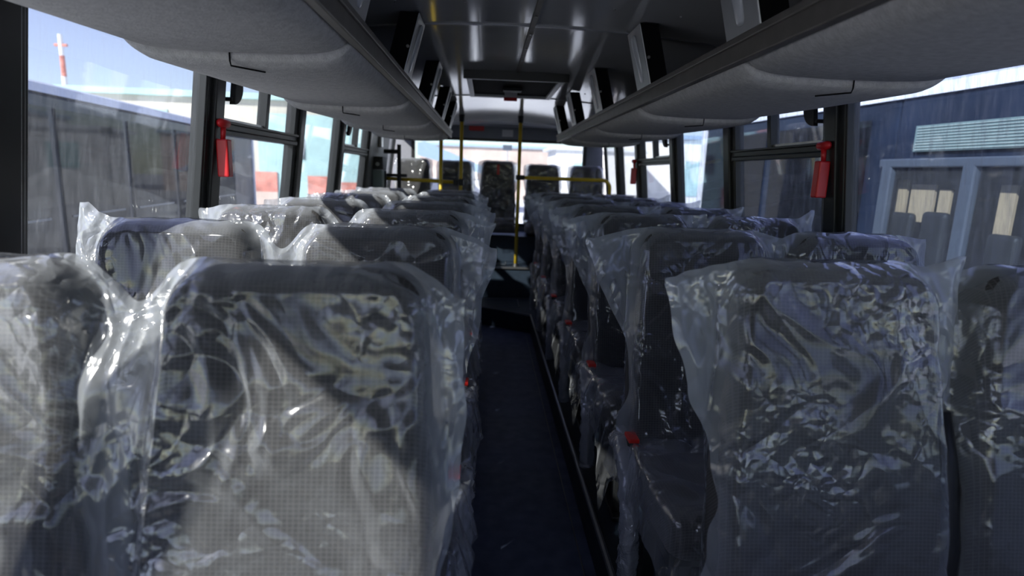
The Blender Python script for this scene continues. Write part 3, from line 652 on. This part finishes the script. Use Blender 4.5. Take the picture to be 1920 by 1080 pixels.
def ext_bus(name, p0, p1, side, label, hgt=3.0, door=False):
    """flank runs from p0 (near) to p1 (far); body extends away from us"""
    d = Vector((p1[0]-p0[0], p1[1]-p0[1], 0)); L = d.length; ang = math.atan2(d.y, d.x)-math.pi/2
    t = thing(name, label, 'bus', (p0[0], p0[1], G), None, ang)
    s = side
    def bx(mb, a, b, y0, y1, z0, z1): return mb.box(min(s*a, s*b), max(s*a, s*b), y0, y1, z0, z1)
    zr = hgt-.14
    cut = door
    body = MB()
    if not door: bx(body, .02, 2.5, 0, L, .35, zr)
    else:
        bx(body, .02, .06, 0, door[0], .35, zr); bx(body, .02, .06, door[1], L, .35, zr); bx(body, .02, .06, door[0], door[1], door[3], zr); bx(body, .02, .06, door[0], door[1], .35, .5)
        bx(body, 2.44, 2.5, 0, L, .35, zr); bx(body, .06, 2.44, 0, .05, .35, zr); bx(body, .06, 2.44, L-.05, L, .35, zr); bx(body, .06, 2.44, 0, L, .35, .45)
    body.build('body', 'busdark', t, bevel=.03)
    rf = MB(); P = [(s*0, zr-.0), (s*.03, zr+.08), (s*.16, hgt-.02), (s*.5, hgt+.03), (s*1.25, hgt+.05), (s*2.0, hgt+.03), (s*2.4, hgt-.05), (s*2.5, zr)]
    if s < 0: P = P[::-1]
    rf.prism(P, 'y', -.02, L+.02); rf.build('roof', 'buswhite', t)
    cr = MB(); bx(cr, -.01, 2.51, L-.0, L+.10, .4, zr+.02); cr.build('rear_corner', 'buswhite', t, bevel=.03)
    lw_ = MB(); bx(lw_, 0, .03, 0, L, .35, 1.15) if not door else (bx(lw_, 0, .03, 0, door[0], .35, 1.0), bx(lw_, 0, .03, door[1], L, .35, 1.0)); lw_.build('lower_skirt', 'bustrim', t)
    yy = 1.0; w = []
    while yy < L-1.2:
        if not door or yy+1.3 < door[0] or yy > door[1]+.1:
            wn_ = MB(); bx(wn_, .004, .008, yy, yy+1.28, 1.25, zr-.12); wo_ = wn_.build('side_window', 'glasst', t)
            pn = MB(); bx(pn, -.004, .006, yy+.1, yy+1.15, 1.75 if True else 0, 1.77); pn.build('sash_bar', 'bustrim', wo_)
        yy += 1.4
    for wy in (L*.2, L*.78):
        mb = MB(); mb.tube([(s*.01, wy, .48), (s*.3, wy, .48)], .48, 28); mb.build('wheel', 'blackplastic', t)
    return t, L, bx
# left parked bus (its roof line drops away to the rear)
lt, LL, bxl = ext_bus('parked_bus', (-3.45, 1.9), (-4.77, 12.39), -1, 'Dark parked bus with white roof outside the left windows', 3.0)
rp = MB(); bxl(rp, .010, .018, 3.85, 4.75, 2.26, 2.42); rp.build('red_sticker', 'orange', lt)
# right parked bus
rt, RL, bxr = ext_bus('parked_bus', (3.2, .6), (2.62, 7.1), 1, 'Dirty dark blue parked bus close outside the right windows', 3.05, door=(2.22, 3.55, .5, 2.44))
fr = MB()
bxr(fr, -.03, .02, 2.1, 3.62, 2.44, 2.5)
for yy in (2.14, 2.84, 3.50): bxr(fr, -.03, .02, yy, yy+.09, .5, 2.46)
fr.build('door_frame', 'bustrim', rt, bevel=.01)
gp = MB(); bxr(gp, .0, .006, 2.22, 3.52, .5, 2.45); gp.build('door_glass', 'glassc', rt)
dp = MB(); bxr(dp, -.006, .018, 1.0, 3.36, 2.545, 2.715); dpo = dp.build('route_display', 'led', rt)
ln = MB()
for i in range(9): bxr(ln, -.012, -.004, 1.02, 3.34, 2.553+i*.018, 2.560+i*.018)
ln.build('display_slats', 'greenish', dpo)
for (ya, yb, za, zb) in ((3.53, 3.62, 2.1, 2.36), (3.29, 3.49, 2.07, 2.33), (3.16, 3.25, 2.12, 2.3), (2.72, 2.82, 2.0, 2.34)):
    q = MB(); bxr(q, .15, .17, ya, yb, za, zb); q.build('far_view_panel', 'tan', rt)  # added tan panels stand in for sunlit outdoors seen through the far windows
for (ya, h) in ((3.1, 2.15), (3.38, 2.13), (2.6, 2.05)):
    q = MB(); bxr(q, .08, .14, ya, ya+.2, .6, h); q.build('interior_seat', 'blackplastic', rt, bevel=.03, seg=4)
# buildings
def building(name, x0, x1, y, h, m, label, depth=8):
    t = thing(name, label, 'building', ((x0+x1)/2, y, G)); w = (x1-x0)/2
    MB().box(-w, w, 0, depth, 0, h).build('wall', m, t)
    MB().box(-w-.2, w+.2, -.25, depth+.2, h, h+.22).build('roof', 'bluer' if m != 'beige' else 'teal', t)
    return t, w
t, w = building('workshop_building', -24, -4.6, 24, 4.8, 'beige', 'Long beige and teal workshop with red doors seen through left windows')
def fac(mb, a, b, z0, z1, d=.05): return mb.box(a, b, -d, 0, z0, z1)
fac(MB(), 5.3, 9.65, 0, 4.3).build('teal_cladding', 'teal', t); fac(MB(), 0.5, 1.9, 0, 4.3).build('teal_cladding', 'teal', t)
for (a, b, z0, z1) in ((5.15, 6.0, .5, 2.05), (7.2, 8.2, .5, 1.95), (8.5, 9.5, .5, 1.75), (-6, -4, .2, 2.2)): dm = (z0+z1)/2; fac(MB(), a, b, dm, z1, .12).build('red_door', 'orange', t); fac(MB(), a, b, z0, dm, .12).build('lower_door_panel', 'pinkb', t)
for (a, b) in ((-8, -6.9), (-2.6, -1.4), (6.5, 7.1)): fac(MB(), a, b, 2.6, 3.4, .1).build('window', 'bustrim', t)
t, w = building('storage_building', -6, 7.0, 54, 4.6, 'pinkb', 'Pale pink brick building far behind the rear window')
for a in (-3.6, -1.8, 0, 1.8, 3.6): fac(MB(), a-.5, a+.5, 1.6, 3.2, .05).build('window', 'wwall', t)
t = thing('small_house', 'White house with a pale window behind the right rear seats', 'building', (5.4, 30, G))
MB().box(-1.9, 2.6, 0, 4, 0, 3.6).build('wall', 'wwall', t)
MB().box(-1.0, .2, -.05, 0, 1.9, 3.0).build('window', 'teal', t)
MB().prism([(-2.2, 3.6), (2.9, 3.6), (2.9, 3.75), (-2.2, 3.75)], 'y', -.2, 4.2).build('roof', 'buswhite', t)
t = thing('shed', 'Low shed with a blue sloping roof behind the left rear seats', 'building', (-1.0, 35, G))
MB().box(-2.5, 2.2, 0, 4, 0, 1.9).build('wall', 'wwall', t); MB().prism([(-3.0, 3.9), (-2.6, 4.0), (2.8, 1.9), (2.6, 1.8), (-3.0, 3.2)], 'y', -.3, 4.3).build('roof', 'bluer', t)
t = thing('street_sign', 'Small grey sign on a thin post seen through the rear window', 'sign', (.75, 22, G))
MB().tube([(0, 0, 0), (0, 0, 3.2)], .03, 8).build('post', 'plate', t); MB().box(-.17, .17, -.04, -.02, 3.15, 3.35).build('sign_board', 'bustrim', t)
t, w = building('warehouse', 9.0, 26, 34, 4.6, 'wwall', 'White warehouse seen through the far right windows')
for a in (-6, -3.6, -1.2, 1.2, 3.6): fac(MB(), a, a+.9, 1.4, 3.4, .06).build('window', 'teal', t)
t = thing('radio_mast', 'Faint red and white striped mast above the left bus roof', 'mast', (-49.8, 74, G))
for i in range(7):
    MB().tube([(0, 0, i*2.34), (0, 0, i*2.34+2.34)], .36-.02*i, 8).build('mast_section', 'orange' if i % 2 else 'wwall', t)
MB().tube([(-.7, 0, 15.2), (.7, 0, 15.2)], .16, 8).build('antenna_arm', 'orange', t)
